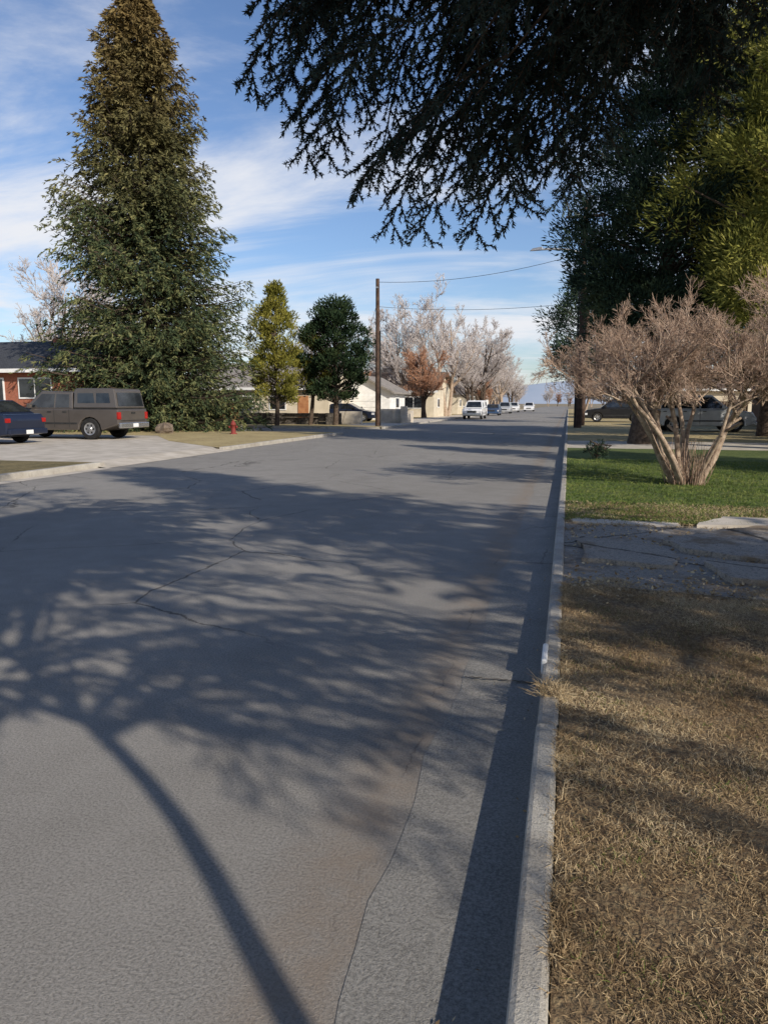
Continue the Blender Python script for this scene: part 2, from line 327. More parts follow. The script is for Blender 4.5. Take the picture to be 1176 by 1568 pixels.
def slab(pts,z0,z1,m=M['drive'],tilt=.02):
    n=len(pts); q=[]
    for i in range(n):
        a=pts[i];b=pts[(i+1)%n]
        for k in range(5):
            f=k/5; q.append((a[0]+(b[0]-a[0])*f+random.uniform(-.035,.035),a[1]+(b[1]-a[1])*f+random.uniform(-.035,.035)))
    n=len(q); V=[(x,y,z0) for x,y in q]+[(x,y,z1+tilt*math.sin(x*2+y)) for x,y in q]
    poly('slab',V,[tuple(range(n,2*n))]+[(i,(i+1)%n,n+(i+1)%n,n+i) for i in range(n)],m,g)
slab([(1.15,7.5),(1.9,7.2),(3.6,7.05),(4.5,9.0),(2.3,9.1),(1.4,8.6),(1.02,8.0)],.08,.17)
slab([(1.3,6.35),(3.6,6.0),(3.6,6.95),(2.1,7.0),(1.25,7.1)],.08,.155)
slab([(.2,6.9),(.95,6.75),(1.05,7.35),(.85,7.9),(.16,8.05)],.08,.13)
slab([(1.5,9.2),(6,9.1),(6,10.0),(1.9,9.8)],.08,.15,M['conc'])
slab([(.1,9.15),(1.3,9.2),(1.35,9.42),(.12,9.5)],.08,.14,M['conc'])
n=2600; C=np.stack([rng.uniform(.03,3,n),5.9+3.5*rng.uniform(0,1,n)**1.0,np.full(n,.112)],1); C[:900,1]=6.0+rng.normal(0,.22,900)
C2=np.stack([-.1-np.abs(rng.normal(0,.12,60)),rng.uniform(1.6,12,60),np.full(60,.014)],1); C=np.concatenate([C,C2]); n=len(C)
D=nz(np.concatenate([rng.normal(0,1,(n,2)),rng.uniform(.05,.4,(n,1))],1)); sc_=rng.uniform(.4,1,n); sc_[-60:]*=.5; V,F=cards(C,D,sc_*.045,sc_*.024)
obj('leaf_litter',mesh_np('leaf_litter',V,F,M['blade_dry'],rnd=np.repeat(rng.uniform(0,1,n),4)))
box('kerb_paint_mark',-.0975,-.066,4.05,4.35,.05,.1395,M['white'],None,.01)

# ------------------------------------------------------------ spruce (mid distance)
def spruce_mesh(name,H,R,z0,nb,m,c,leaf,bark,cl=.35,cw=.1,a=.45,b=.35,trunk=.3,shape=.85,topasc=.5,whorl=0,upow=1.35,flare=.8):
    u=rng.uniform(0,1,nb)**upow; h=z0+(H-z0-.4)*u
    if whorl: h=np.round(h/whorl)*whorl+rng.normal(0,.06,nb)
    q=np.clip(1-(h-z0)/(H-z0),.02,1)
    az=rng.uniform(0,2*np.pi,nb); L=R*(q**shape)*rng.uniform(.66,1.12,nb)*(1+.13*np.sin(az*3+h*.8))+.25
    low=np.clip((h-z0)/(.12*(H-z0)),.0,1); L*=flare+(1-flare)*low
    out=np.stack([np.cos(az),np.sin(az),np.zeros(nb)],1); side=np.stack([-np.sin(az),np.cos(az),np.zeros(nb)],1)
    aa=a-topasc*(1-q)
    def bp(t): return np.stack([np.zeros_like(t)]*3,-1)+out[:,None,:]*(L[:,None]*t)[...,None]+np.array([0,0,1.])*(h[:,None]+L[:,None]*(-aa[:,None]*t+b*t*t))[...,None]
    t=np.linspace(.12,1,m)[None,:]+rng.normal(0,.03,(nb,m)); t=np.clip(t,.05,1); P=bp(t)
    sg=np.where(rng.uniform(0,1,(nb,m))<.5,-1.,1.)
    tl=(.32*L[:,None]*(1-.65*t)+.18)*rng.uniform(.6,1.2,(nb,m)); tl=np.minimum(tl,1.3)
    td=nz(out[:,None,:]*.75+side[:,None,:]*sg[...,None]*rng.uniform(.2,1.1,(nb,m,1))+np.array([0,0,-1])*rng.uniform(.05,.7,(nb,m,1)))
    s=rng.uniform(0,1,(nb,m,c)); C=P[:,:,None,:]+td[:,:,None,:]*(tl[...,None]*s)[...,None]
    C[...,2]-=(.18*s*s*tl[...,None])
    D=nz(td[:,:,None,:]+rng.normal(0,.45,(nb,m,c,3))+np.array([0,0,-.15]))
    C=C.reshape(-1,3);D=D.reshape(-1,3);n=len(C)
    V,F=cards(C,D,rng.uniform(.6,1.25,n)*cl,rng.uniform(.6,1.2,n)*cw)
    rnd=np.repeat(np.clip(np.repeat(rng.uniform(0,1,nb*m),c)*.6+rng.uniform(0,.4,n),0,1),4)
    T=np.linspace(0,1,6)[None,:].repeat(nb,0); BP=bp(T); P0=BP[:,:-1].reshape(-1,3);P1=BP[:,1:].reshape(-1,3)
    r=(.012*L+.008)[:,None]*(1-.85*T); V2,F2=prisms(P0,P1,r[:,:-1].ravel(),r[:,1:].ravel(),3)
    zz=np.linspace(-.1,H,14); tp=np.stack([.05*np.sin(zz*.7),.05*np.cos(zz),zz],1); tr=trunk*(1-zz/H*.96); V3,F3=prisms(tp[:-1],tp[1:],tr[:-1],tr[1:],10)
    VV,FF,MI=merge((V,F),(V2,F2),(V3,F3)); MI=np.minimum(MI,1)
    rr=np.concatenate([rnd,np.full(len(VV)-len(rnd),.5)])
    return mesh_np(name,VV,FF,[leaf,bark],rnd=rr,mi=MI)
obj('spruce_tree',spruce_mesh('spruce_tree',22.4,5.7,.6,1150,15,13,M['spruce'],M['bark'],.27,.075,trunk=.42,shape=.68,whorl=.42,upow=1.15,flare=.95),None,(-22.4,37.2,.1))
sm=spruce_mesh('shade_spruce',13,3.2,2.0,300,12,5,M['shadespruce'],M['bark'],.36,.1,trunk=.22,whorl=.6)
obj('conifer_tree',sm,None,(10.3,.3,.1))
o=obj('conifer_tree',sm,None,(15,11.4,.1)); o.rotation_euler[2]=1.3; o.scale=(.9,.9,1.0)
o=obj('conifer_tree',sm,None,(21,20,.1)); o.rotation_euler[2]=2.7; o.scale=(1.1,1.1,1.0)

# ------------------------------------------------------------ foreground spruce with real needles (one mesh)
def branch_proto(i,npm,hw):
    L=1.05; n=9; pts=[]
    for k in range(n+1):
        s=k/n; pts.append(np.array([L*s,.03*math.sin(s*4+i),-.2*s*s+.02*math.sin(5*s+i)]))
    tw=[]
    for k in range(n):
        tw.append((pts[k],pts[k+1],.006*(1-.6*k/n)))
    for k in range(1,n+1):
        for sgn in (-1,1):
            if random.random()<.08: continue
            s=k/n; l=(.40*(1-.7*s)+.08)*random.uniform(.7,1.15); an=rad(random.uniform(34,58))
            d=nz(np.array([math.cos(an),sgn*math.sin(an),random.uniform(-.6,-.1)])); p=pts[k]-np.array([random.uniform(0,.06),0,0]); e1=p+d*l*.5; e2=e1+nz(d+np.array([.2,0,-.3]))*l*.5
            tw.append((p,e1,.003)); tw.append((e1,e2,.0025))
            for j in range(int(l/.09)):
                q=(j+.6)*.09/l; pp=p+(e1-p)*min(1,q*2) if q<.5 else e1+(e2-e1)*(q*2-1)
                s2=1 if j%2 else -1; a2=rad(random.uniform(28,48))*s2*sgn
                dd=np.array([d[0]*math.cos(a2)-d[1]*math.sin(a2),d[0]*math.sin(a2)+d[1]*math.cos(a2),d[2]+random.uniform(-.4,.05)]); l2=(.14*(1-.4*q))*random.uniform(.7,1.15)
                tw.append((pp,pp+nz(dd)*l2,.002))
    P0=np.array([a for a,b,c in tw]);P1=np.array([b for a,b,c in tw]);R=np.array([c for a,b,c in tw])
    V1,F1=prisms(P0,P1,R*1.6,R*1.3,3)
    ln=np.linalg.norm(P1-P0,axis=1); cnt=np.maximum((ln*npm).astype(int),3); idx=np.repeat(np.arange(len(tw)),cnt); m=len(idx)
    tt=rng.uniform(0,1.02,m)[:,None]; C=P0[idx]+(P1-P0)[idx]*tt; d=nz(P1-P0)[idx]; rd=nz(np.cross(d,rng.normal(0,1,(m,3))))
    D=nz(d*rng.uniform(.5,1.1,(m,1))+rd+np.array([0,0,.1])); Ln=rng.uniform(.024,.037,m); s=nz(np.cross(D,rng.normal(0,1,(m,3))))*hw
    V=np.stack([C-s,C+s,C+D*Ln[:,None]],1).reshape(-1,3)
    rn=np.repeat(rng.uniform(0,1,len(tw))[idx]*.7+rng.uniform(0,.3,m),3)
    return V.astype(np.float32),rn,V1.astype(np.float32),F1
PH=[branch_proto(i,280,.0060) for i in range(4)]; PL=[branch_proto(i,90,.010) for i in range(3)]
B=np.array([2.5,-.9,.1]); FG=grp('blue_spruce_tree',tuple(B))
TZ=[-.2,1.0,1.7,2.1,2.5,2.9,3.3,4.2,6.2]; TX=[2.46,2.45,2.50,2.62,2.80,2.92,2.94,2.85,2.75]; TY=[-.9,-.9,-.88,-.85,-.81,-.85,-.88,-.9,-.85]
def trunk_xy(z): return np.array([sum(np.interp(z+d,TZ,TX) for d in (-.2,0,.2))/3,sum(np.interp(z+d,TZ,TY) for d in (-.2,0,.2))/3])
C0=np.array([2.9,-.86])
limbs=[]
T=[(-1.08,3.4,3.42),(-.95,3.6,3.32),(-.78,3.85,3.32),(-.6,3.65,2.98),(-.45,3.55,2.92),(-.27,3.8,3.0),(-.05,4.2,3.12),(.15,4.6,3.32),(.42,4.8,3.85)]
for x,y,z in T:
    limbs.append((z+.75,np.array([x,y,z]),.35,1))
    for dz,sh in ((.4,.95),(.75,.95),(1.2,.9)):
        limbs.append((z+dz+.8,np.array([C0[0]+(x-C0[0])*sh+random.uniform(-.15,.35),C0[1]+(y-C0[1])*sh+random.uniform(-.3,.3),z+dz+random.uniform(-.1,.2)]),.35,1))
for x,y,z in [(.9,4.8,4.35),(1.3,4.8,4.5),(.7,4.4,4.8),(1.8,4.7,4.6)]: limbs.append((z+.8,np.array([x,y,z]),.35,1))
for azd,l,z in [(14,1.25,2.9),(30,1.5,2.85),(46,1.9,2.8),(60,2.2,2.95),(75,2.4,2.8),(90,2.0,2.95),(108,1.7,2.9),(128,1.6,3.0),(150,2.0,2.95),(168,2.4,2.9),(186,2.3,3.0),(25,2.4,3.5),(48,2.9,3.4),(70,3.1,3.6)]:
    az=rad(azd); limbs.append((z+.3,np.array([C0[0]+l*math.cos(az),C0[1]+l*math.sin(az),z]),.12,0))
for k in range(14):
    z=3.7+2.3*k/14; az=rad(random.uniform(20,85) if k%2 else random.uniform(145,215)) if z<5.0 else rad(random.uniform(20,400)); l=random.uniform(3.0,4.4)
    limbs.append((z+.6,np.array([C0[0]+l*math.cos(az),C0[1]+l*math.sin(az),z]),.25,0))
P0l=[];P1l=[];R0l=[];R1l=[]; NV=[];NR=[];TV=[];TF=[];to=0
def put_branch(Mx,hi):
    global to
    V,rn,V1,F1=random.choice(PH if hi else PL); A=np.array(Mx,dtype=np.float32)
    NV.append(V@A[:3,:3].T+A[:3,3]); NR.append(rn); TV.append(V1@A[:3,:3].T+A[:3,3]); TF.append(F1+to); to+=len(V1)
for z0,tip,s0,hi in limbs:
    xy=trunk_xy(z0-.1); a=np.array([xy[0],xy[1],z0]); hd=nz((tip-a)*np.array([1,1,0])); K=12
    bow=random.uniform(.12,.35); sw=random.uniform(-.2,.2); sd=np.array([-hd[1],hd[0],0])
    pt=[a+(tip-a)*(k/K)+np.array([0,0,1])*bow*math.sin(math.pi*k/K)+sd*sw*math.sin(math.pi*k/K) for k in range(K+1)]
    for k in range(K):
        P0l.append(pt[k]-B);P1l.append(pt[k+1]-B);R0l.append(.026*(1-.85*k/K));R1l.append(.026*(1-.85*(k+1)/K))
    s=s0+random.uniform(0,.05); sg=1; Lh=np.linalg.norm(tip-a)
    while s<=1.0:
        k=min(int(s*K),K-1); f=s*K-k; p=pt[k]*(1-f)+pt[k+1]*f; d=nz(pt[k+1]-pt[k]); yaw0=math.atan2(d[1],d[0])
        yaw=yaw0+sg*rad(random.uniform(22,60)) if s<.97 else yaw0
        pitch=rad(random.uniform(2,32)); scl=random.uniform(.75,1.05)*(1-.35*max(0,s-.5))
        put_branch(Matrix.Translation(Vector(p-B))@Matrix.Rotation(yaw,4,'Z')@Matrix.Rotation(pitch,4,'Y')@Matrix.Rotation(rad(random.uniform(-25,25)),4,'X')@Matrix.Scale(scl,4),hi)
        sg=-sg; s+=random.uniform(.32,.46)/Lh
    put_branch(Matrix.Translation(Vector(tip-B))@Matrix.Rotation(math.atan2(hd[1],hd[0]),4,'Z')@Matrix.Rotation(rad(random.uniform(5,30)),4,'Y')@Matrix.Scale(.7,4),hi)
V=np.concatenate(NV); obj('needles',mesh_np('needles',V,np.arange(len(V)).reshape(-1,3),M['bluespruce'],rnd=np.concatenate(NR)),FG)
obj('twigs',mesh_np('twigs',np.concatenate(TV),np.concatenate(TF),M['bark']),FG)
V,F=prisms(np.array(P0l),np.array(P1l),np.array(R0l),np.array(R1l),6); obj('limbs',mesh_np('limbs',V,F,M['bark']),FG)
zz=np.linspace(-.15,6,30); tp=np.array([[*(trunk_xy(z)-B[:2]),z-.1] for z in zz]); tr=.044+.045*np.exp(-np.maximum(zz,0)*1.5)-.002*zz; V,F=prisms(tp[:-1],tp[1:],tr[:-1],tr[1:],12); obj('trunk',mesh_np('trunk',V,F,M['bark'],smooth=True),FG)
obj('upper_crown',spruce_mesh('upper_crown',8.8,4.0,.3,140,11,6,M['shadespruce'],M['bark'],.28,.065,trunk=.045,whorl=.8),FG,(C0[0]-B[0]-.15,0.05,5.4))

# ------------------------------------------------------------ clumpy conifers / junipers
def clumpy(name,loc,H,R,z0,ncl,cper,leaf,bark=None,cr=.55,cl=.2,cw=.06,top=.6,trunk=.3,lean=(0,0),sy=1,vert=.4):
    bark=bark or M['bark']; u=rng.uniform(0,1,ncl); z=z0+(H-z0)*u
    prof=np.sqrt(np.clip(1-((u-.35)/.67)**2,0,1)); prof=np.where(u>.35,prof**(1+top),np.sqrt(np.clip(.35+.65*u/.35,0,1)))
    az=rng.uniform(0,2*np.pi,ncl); rr=R*prof*np.sqrt(rng.uniform(.15,1,ncl))*(1+.15*np.sin(az*4+z))
    C0=np.stack([rr*np.cos(az)+lean[0]*u,sy*rr*np.sin(az)+lean[1]*u,z],1)
    k=rng.normal(0,1,(ncl,cper,3)); k=nz(k)*(rng.uniform(0,1,(ncl,cper,1))**.45)*cr*rng.uniform(.6,1.3,(ncl,1,1)); k[...,2]*=.8
    C=(C0[:,None,:]+k).reshape(-1,3); D=nz(nz(k)*.6+np.array([0,0,vert])+nz(C0*np.array([1,1,0]))[:,None,:]*.5+rng.normal(0,.4,(ncl,cper,3))).reshape(-1,3); n=len(C)
    V,F=cards(C,D,rng.uniform(.6,1.3,n)*cl,rng.uniform(.6,1.2,n)*cw)
    rn=np.repeat(np.clip(np.repeat(rng.uniform(0,.6,ncl),cper)+rng.uniform(0,.4,n),0,1),4)
    zt=np.linspace(-.1,H*.9,10); tp=np.stack([lean[0]*zt/H+.06*np.sin(zt),lean[1]*zt/H,zt],1); tr=trunk*(1-zt/H); V3,F3=prisms(tp[:-1],tp[1:],tr[:-1],tr[1:],10)
    q=min(ncl,150); A=np.stack([C0[:q,0]*.0+lean[0]*u[:q],lean[1]*u[:q],np.maximum(C0[:q,2]-rr[:q]*.5,.4)],1); rb=.02+.012*rr[:q]; mid=(A+C0[:q])/2+rng.normal(0,.12,(q,3))
    V2,F2=prisms(np.concatenate([A,mid]),np.concatenate([mid,C0[:q]]),np.concatenate([rb,rb*.7]),np.concatenate([rb*.7,rb*.3]),4)
    VV,FF,MI=merge((V,F),(V2,F2),(V3,F3)); MI=np.minimum(MI,1); ra=np.concatenate([rn,np.full(len(VV)-len(rn),.5)])
    return obj(name,mesh_np(name,VV,FF,[leaf,bark],rnd=ra,mi=MI),None,loc)
clumpy('pine_tree',(2.6,28.3,.1),13.5,3.0,3.8,380,260,M['bluegreen'],trunk=.5,cr=.7,cl=.22,cw=.055,lean=(1.2,0),top=.3)
clumpy('cedar_tree',(7.6,25.5,.1),17,5.0,3.4,560,260,M['olive'],trunk=.45,cr=.75,cl=.22,cw=.05)
clumpy('cedar_tree',(14.5,35,.1),16,5,3,260,200,M['olive'],trunk=.45,cr=.9,cl=.3,cw=.07)
clumpy('pine_tree',(8.5,36,.1),15,4.5,2.5,260,200,M['bluegreen'],trunk=.4,cr=.9,cl=.3,cw=.08)
clumpy('arborvitae_tree',(-18.6,46,.1),8.8,1.9,1.6,150,140,M['yellowgreen'],trunk=.16,cr=.45,cl=.22,cw=.07,top=1.2,vert=1)
clumpy('juniper_tree',(-17.0,48,.1),6.6,1.5,2.4,60,130,M['yellowgreen'],trunk=.16,cr=.45,cl=.22,cw=.07,lean=(.6,0),vert=.8)
clumpy('juniper_tree',(-15.2,48,.1),8.0,2.2,1.8,150,170,M['juniper'],trunk=.2,cr=.5,cl=.22,cw=.08,top=-.1,vert=.9)
clumpy('pine_tree',(.9,62,.1),11,3.2,3.5,120,130,M['bluegreen'],trunk=.3,cr=.9,cl=.35,cw=.09)
for x,y,s in ((9.5,33,1),(12,32,1.2),(14.5,33.5,1.1)):
    clumpy('shrub',(x,y,.1),1.5*s,1.2*s,.2,40,90,M['juniper'],trunk=.05,cr=.4,cl=.15,cw=.06,top=0)
clumpy('shrub',(-26.0,33.0,.1),1.3,.9,.1,30,90,M['juniper'],trunk=.04,cr=.3,cl=.13,cw=.05,top=0)
clumpy('shrub',(.75,20,.1),.45,.3,.05,16,60,M['bluegreen'],trunk=.02,cr=.14,cl=.08,cw=.02,top=0)

# ------------------------------------------------------------ bare multi-stem shrub
def seg_obj(name,segs,mat,split):
    P0,P1,R0,R1=segs; thick=R0>split
    Va,Fa=prisms(P0[thick],P1[thick],R0[thick],R1[thick],7); Vb,Fb=prisms(P0[~thick],P1[~thick],R0[~thick],R1[~thick],3)
    V,F,MI=merge((Va,Fa),(Vb,Fb)); nb=(~thick).sum(); rn=np.concatenate([np.full(len(Va),.5),np.repeat(rng.uniform(0,1,nb),6)])
    return mesh_np(name,V,F,mat,rnd=rn,mi=MI)
n=12; az=np.linspace(0,2*np.pi,n,endpoint=False)+rng.normal(0,.2,n); tl=rng.uniform(.2,.85,n)
S=np.stack([.2*np.cos(az),.2*np.sin(az),np.full(n,-.05)],1); D=nz(np.stack([np.cos(az)*tl,np.sin(az)*tl,np.ones(n)],1))
sg=grow(S,D,rng.uniform(2.1,2.6,n),rng.uniform(.035,.06,n),[
 dict(n=8,w=.12,up=.02,c=7,t0=.45,a=52,lr=.82,rr=.62,tap=.45),
 dict(n=5,w=.13,up=.03,c=7,t0=.3,a=42,lr=.6,rr=.55,tap=.5),
 dict(n=4,w=.15,up=.06,c=7,t0=.25,a=40,lr=.6,rr=.5,rmin=.004),
 dict(n=3,w=.14,up=.08,c=8,t0=.2,a=38,lr=.6,rr=.5,rmin=.003),
 dict(n=2,w=.12,up=.10,tap=.3)])
mid=(sg[0]+sg[1])/2; rr_=np.hypot(mid[:,0],mid[:,1]); keep=(sg[2]>.026)|(mid[:,2]>1.3+.12*rr_); sg=[q[keep] for q in sg]
n=170; a2=rng.uniform(0,2*np.pi,n); r2=rng.uniform(.05,.38,n)
s2=grow(np.stack([r2*np.cos(a2),r2*np.sin(a2),np.zeros(n)],1),nz(np.stack([np.cos(a2)*.3,np.sin(a2)*.3,np.ones(n)],1)),rng.uniform(.25,.9,n),np.full(n,.006),[dict(n=4,w=.1,up=.05,tap=.5)])
sg=[np.concatenate([a,b]) for a,b in zip(sg,s2)]
obj('bare_shrub_tree',seg_obj('bare_shrub_tree',sg,[M['barkpale'],M['twig']],.012),None,(2.1,14.2,.11))

# ------------------------------------------------------------ distant bare trees
def bare_mesh(name,H,r,mats,spread=.0,rm=.012):
    n=3; S=rng.normal(0,.1,(n,3))*np.array([1,1,0]); D=nz(np.stack([rng.normal(0,.16,n),rng.normal(0,.16,n),np.ones(n)],1))
    sg=grow(S,D,np.full(n,H*.72),np.full(n,r),[dict(n=8,w=.06,up=.05,c=11,t0=.25,a=42+spread,lr=.5,rr=.5,tap=.8),
      dict(n=5,w=.1,up=.1,c=8,t0=.2,a=38,lr=.55,rr=.5,rmin=.025),dict(n=4,w=.12,up=.1,c=7,t0=.15,a=36,lr=.55,rr=.6,rmin=.016),dict(n=3,w=.15,up=.1,c=5,t0=.1,a=35,lr=.55,rr=.7,rmin=rm),dict(n=2,w=.15,up=.05,tap=.3)])
    return seg_obj(name,sg,mats,.035)
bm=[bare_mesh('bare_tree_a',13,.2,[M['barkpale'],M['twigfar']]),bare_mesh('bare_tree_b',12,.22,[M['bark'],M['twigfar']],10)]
om=bare_mesh('bare_tree_orange',7,.15,[M['bark'],M['twigorange']],12)
for i,(x,y,s,r) in enumerate([(-13.5,85,1.2,0),(-17,80,1.0,1),(-21,90,1.1,2),(-11.8,105,1.15,3.1),(-14,125,1.2,4),(-48,62,1.35,5),(-43,68,1.15,1.7),(-24,75,.9,2.2),(-12.5,145,1.1,.6),(-12.8,175,1.1,.9),(2.5,120,.9,2.9),(-12.2,96,.95,1.4)]):
    o=obj('bare_tree',bm[i%2],None,(x,y,.1)); o.rotation_euler[2]=r; o.scale=(s,s,s)
for x,y,s,r in [(-14.2,74,1.15,0),(-13,112,1.0,2),(-20,70,.8,1)]:
    o=obj('ornamental_tree',om,None,(x,y,.1)); o.rotation_euler[2]=r; o.scale=(s,s,s)
g=grp('distant_trees')
for i in range(60):
    y=random.uniform(150,330); x=random.choice([random.uniform(-70,-16),random.uniform(3,60),random.uniform(-34,3) if y>240 else random.uniform(-60,-14)])
    s=random.uniform(.7,1.3); o=obj('far_tree_%d'%i,random.choice(bm+[om]),g,(x,y if x<-14 or x>2 else 410,0)); o.rotation_euler[2]=random.uniform(0,6); o.scale=(s,s,s)

# ------------------------------------------------------------ vehicles
def arch(cx,r,z,n=8): return [(cx+r*math.cos(a),z+r*math.sin(a)) for a in [math.pi-math.pi*i/n for i in range(n+1)]]
def vehicle(name,loc,heading,kind,pm,s=1):
    g=grp(name,loc,heading,s)
    if kind=='sedan':
        W=.9; wb=(-1.38,1.4); wr=.33; z=.24
        top=[(2.28,.3),(2.3,.55),(2.15,.76),(1.2,.93),(-1.45,1.0),(-2.2,.97),(-2.32,.8),(-2.3,.32)]; gh=[(-2.0,.98),(-1.25,1.42),(.15,1.45),(1.15,.94)]
        win=[[(-1.62,1.03),(-1.15,1.36),(-.5,1.38),(-.5,1.02)],[(-.43,1.02),(-.43,1.38),(.12,1.38),(.88,1.0)]]
    elif kind=='suv':
        W=.94; wb=(-1.4,1.42); wr=.37; z=.28
        top=[(2.32,.36),(2.35,.7),(2.2,.95),(1.25,1.07),(-2.2,1.1),(-2.36,1.0),(-2.36,.4)]; gh=[(-2.25,1.09),(-2.05,1.72),(.35,1.76),(1.2,1.07)]
        win=[[(-2.0,1.15),(-1.87,1.62),(-1.15,1.65),(-1.15,1.14)],[(-1.07,1.14),(-1.07,1.65),(-.25,1.67),(-.25,1.13)],[(-.17,1.13),(-.17,1.67),(.3,1.67),(.92,1.13)]]
    else:
        W=.95; wb=(-1.55,1.75); wr=.39; z=.34
        top=[(2.68,.5),(2.72,.85),(2.55,1.02),(1.3,1.12),(-2.72,1.12),(-2.75,1.05),(-2.75,.55)]; gh=[(-.85,1.11),(-.78,1.74),(.55,1.77),(1.25,1.11)]
        win=[[(-.7,1.17),(-.66,1.64),(-.12,1.66),(-.12,1.17)],[(-.05,1.17),(-.05,1.66),(.5,1.67),(.98,1.17)]]
    bot=[]
    for c in wb: bot+= [(c-wr-.07,z)]+arch(c,wr+.06,wr-.02)[1:-1]+[(c+wr+.07,z)]
    prof=bot+top
    def prism(nm,pr,wf,mat,bev):
        n=len(pr); V=[(x,-wf(zz),zz) for x,zz in pr]+[(x,wf(zz),zz) for x,zz in pr]
        return poly(nm,V,[tuple(range(n)),tuple(range(2*n-1,n-1,-1))]+[(i,n+i,n+(i+1)%n,(i+1)%n) for i in range(n)],mat,g,bev)
    prism('body',prof,lambda q:W,pm,.045)
    zb=gh[0][1]; wf=lambda q:W-.05-(q-zb)*.24
    prism('cabin',gh,wf,pm,.04)
    def glass(nm,pr,wf,off=.012):
        n=len(pr)
        for sg in (-1,1):
            V=[(x,sg*(wf(zz)+off),zz) for x,zz in pr]+[(x,sg*(wf(zz)-.02),zz) for x,zz in pr]
            poly(nm,V,[tuple(range(n))]+[(i,(i+1)%n,n+(i+1)%n,n+i) for i in range(n)],M['glass'],g)
    for i,wn in enumerate(win): glass('window_%d'%i,wn,wf)
    def cross(nm,a,b,wfn,f0,f1,off,mat=M['glass'],ins=.1):
        pa=(a[0]+(b[0]-a[0])*f0,a[1]+(b[1]-a[1])*f0); pb=(a[0]+(b[0]-a[0])*f1,a[1]+(b[1]-a[1])*f1)
        dx,dz=b[0]-a[0],b[1]-a[1]; l=math.hypot(dx,dz); nx,nzv=-dz/l*off,dx/l*off
        V=[(pa[0]+nx,-wfn(pa[1])+ins,pa[1]+nzv),(pa[0]+nx,wfn(pa[1])-ins,pa[1]+nzv),(pb[0]+nx,wfn(pb[1])-ins,pb[1]+nzv),(pb[0]+nx,-wfn(pb[1])+ins,pb[1]+nzv)]
        poly(nm,V,[(0,1,2,3)],mat,g)
    if kind!='pickup': cross('rear_glass',gh[0],gh[1],wf,.12,.9,.012)
    cross('windscreen',gh[2],gh[3],wf,.08,.92,.012)
    if kind=='pickup':
        sh=[(-2.7,1.135),(-2.58,1.8),(-2.5,1.86),(-1.0,1.86),(-.92,1.8),(-.9,1.135)]; ws=lambda q:W-.03-(q-1.135)*.1
        prism('camper_shell',sh,ws,pm,.04)
        for i,(a,b) in enumerate(((-2.42,-1.85),(-1.78,-1.08))): glass('shell_window_%d'%i,[(a,1.33),(a+.06,1.68),(b,1.68),(b,1.33)],ws)
        cross('shell_rear_glass',sh[0],sh[1],ws,.12,.85,.014)
        box('tailgate_seam',-2.765,-2.752,-.78,.78,.68,.7,M['trim'],g); box('tailgate_handle',-2.775,-2.752,-.12,.12,.93,1.0,M['trim'],g)
        box('bed_rail',-2.73,-.9,-W-.004,W+.004,1.105,1.13,M['trim'],g)
    xr=top[-2][0]; xf=max(p[0] for p in top); hb=.62 if kind=='pickup' else .5
    box('rear_bumper',xr-.1,xr+.02,-W+.02,W-.02,z+.08,hb,M['chrome'] if kind=='pickup' else pm,g,.03)
    box('front_bumper',xf-.04,xf+.07,-W+.02,W-.02,z+.03,hb,pm if kind!='pickup' else M['chrome'],g,.03)
    box('grille',xf-.02,xf+.03,-.45,.45,hb+.03,hb+.22,M['trim'],g,.01)
    box('rear_plate',xr-.112,xr-.102,-.16,.16,hb-.17,hb-.04,M['white'],g)
    tl0,tl1=(hb+.2,hb+.34) if kind=='sedan' else (hb+.12,hb+.38)
    for sg in (-1,1):
        a,b=sorted((sg*(W-.16),sg*(W+.006)))
        box('taillight',xr-.025,xr+.06,a,b,tl0,tl1,M['lamp_red'],g,.01)
        box('headlight',xf-.2,xf+.02,a,b,hb+.05,hb+.2,M['lamp_clear'],g,.01)
        a,b=sorted((sg*(W),sg*(W+.16))); xm=win[-1][-1][0]-.1; box('mirror',xm-.06,xm+.06,a,b,zb+.03,zb+.2,pm,g,.02)
        a,b=sorted((sg*(W+.001),sg*(W+.012))); box('side_moulding',wb[0]+wr+.12,wb[1]-wr-.12,a,b,z+.22,z+.28,M['trim'],g)
        for x in (win[-1][0][0]-.035,win[0][0][0]-.02 if kind!='suv' else -1.11):
            box('door_seam',x-.006,x+.006,a-.0005,b-.006 if sg>0 else b,z+.1,zb-.02,M['trim'],g)
        for x in win: box('door_handle',x[0][0]+.08,x[0][0]+.24,a,b+.01,zb-.12,zb-.08,M['trim'],g)
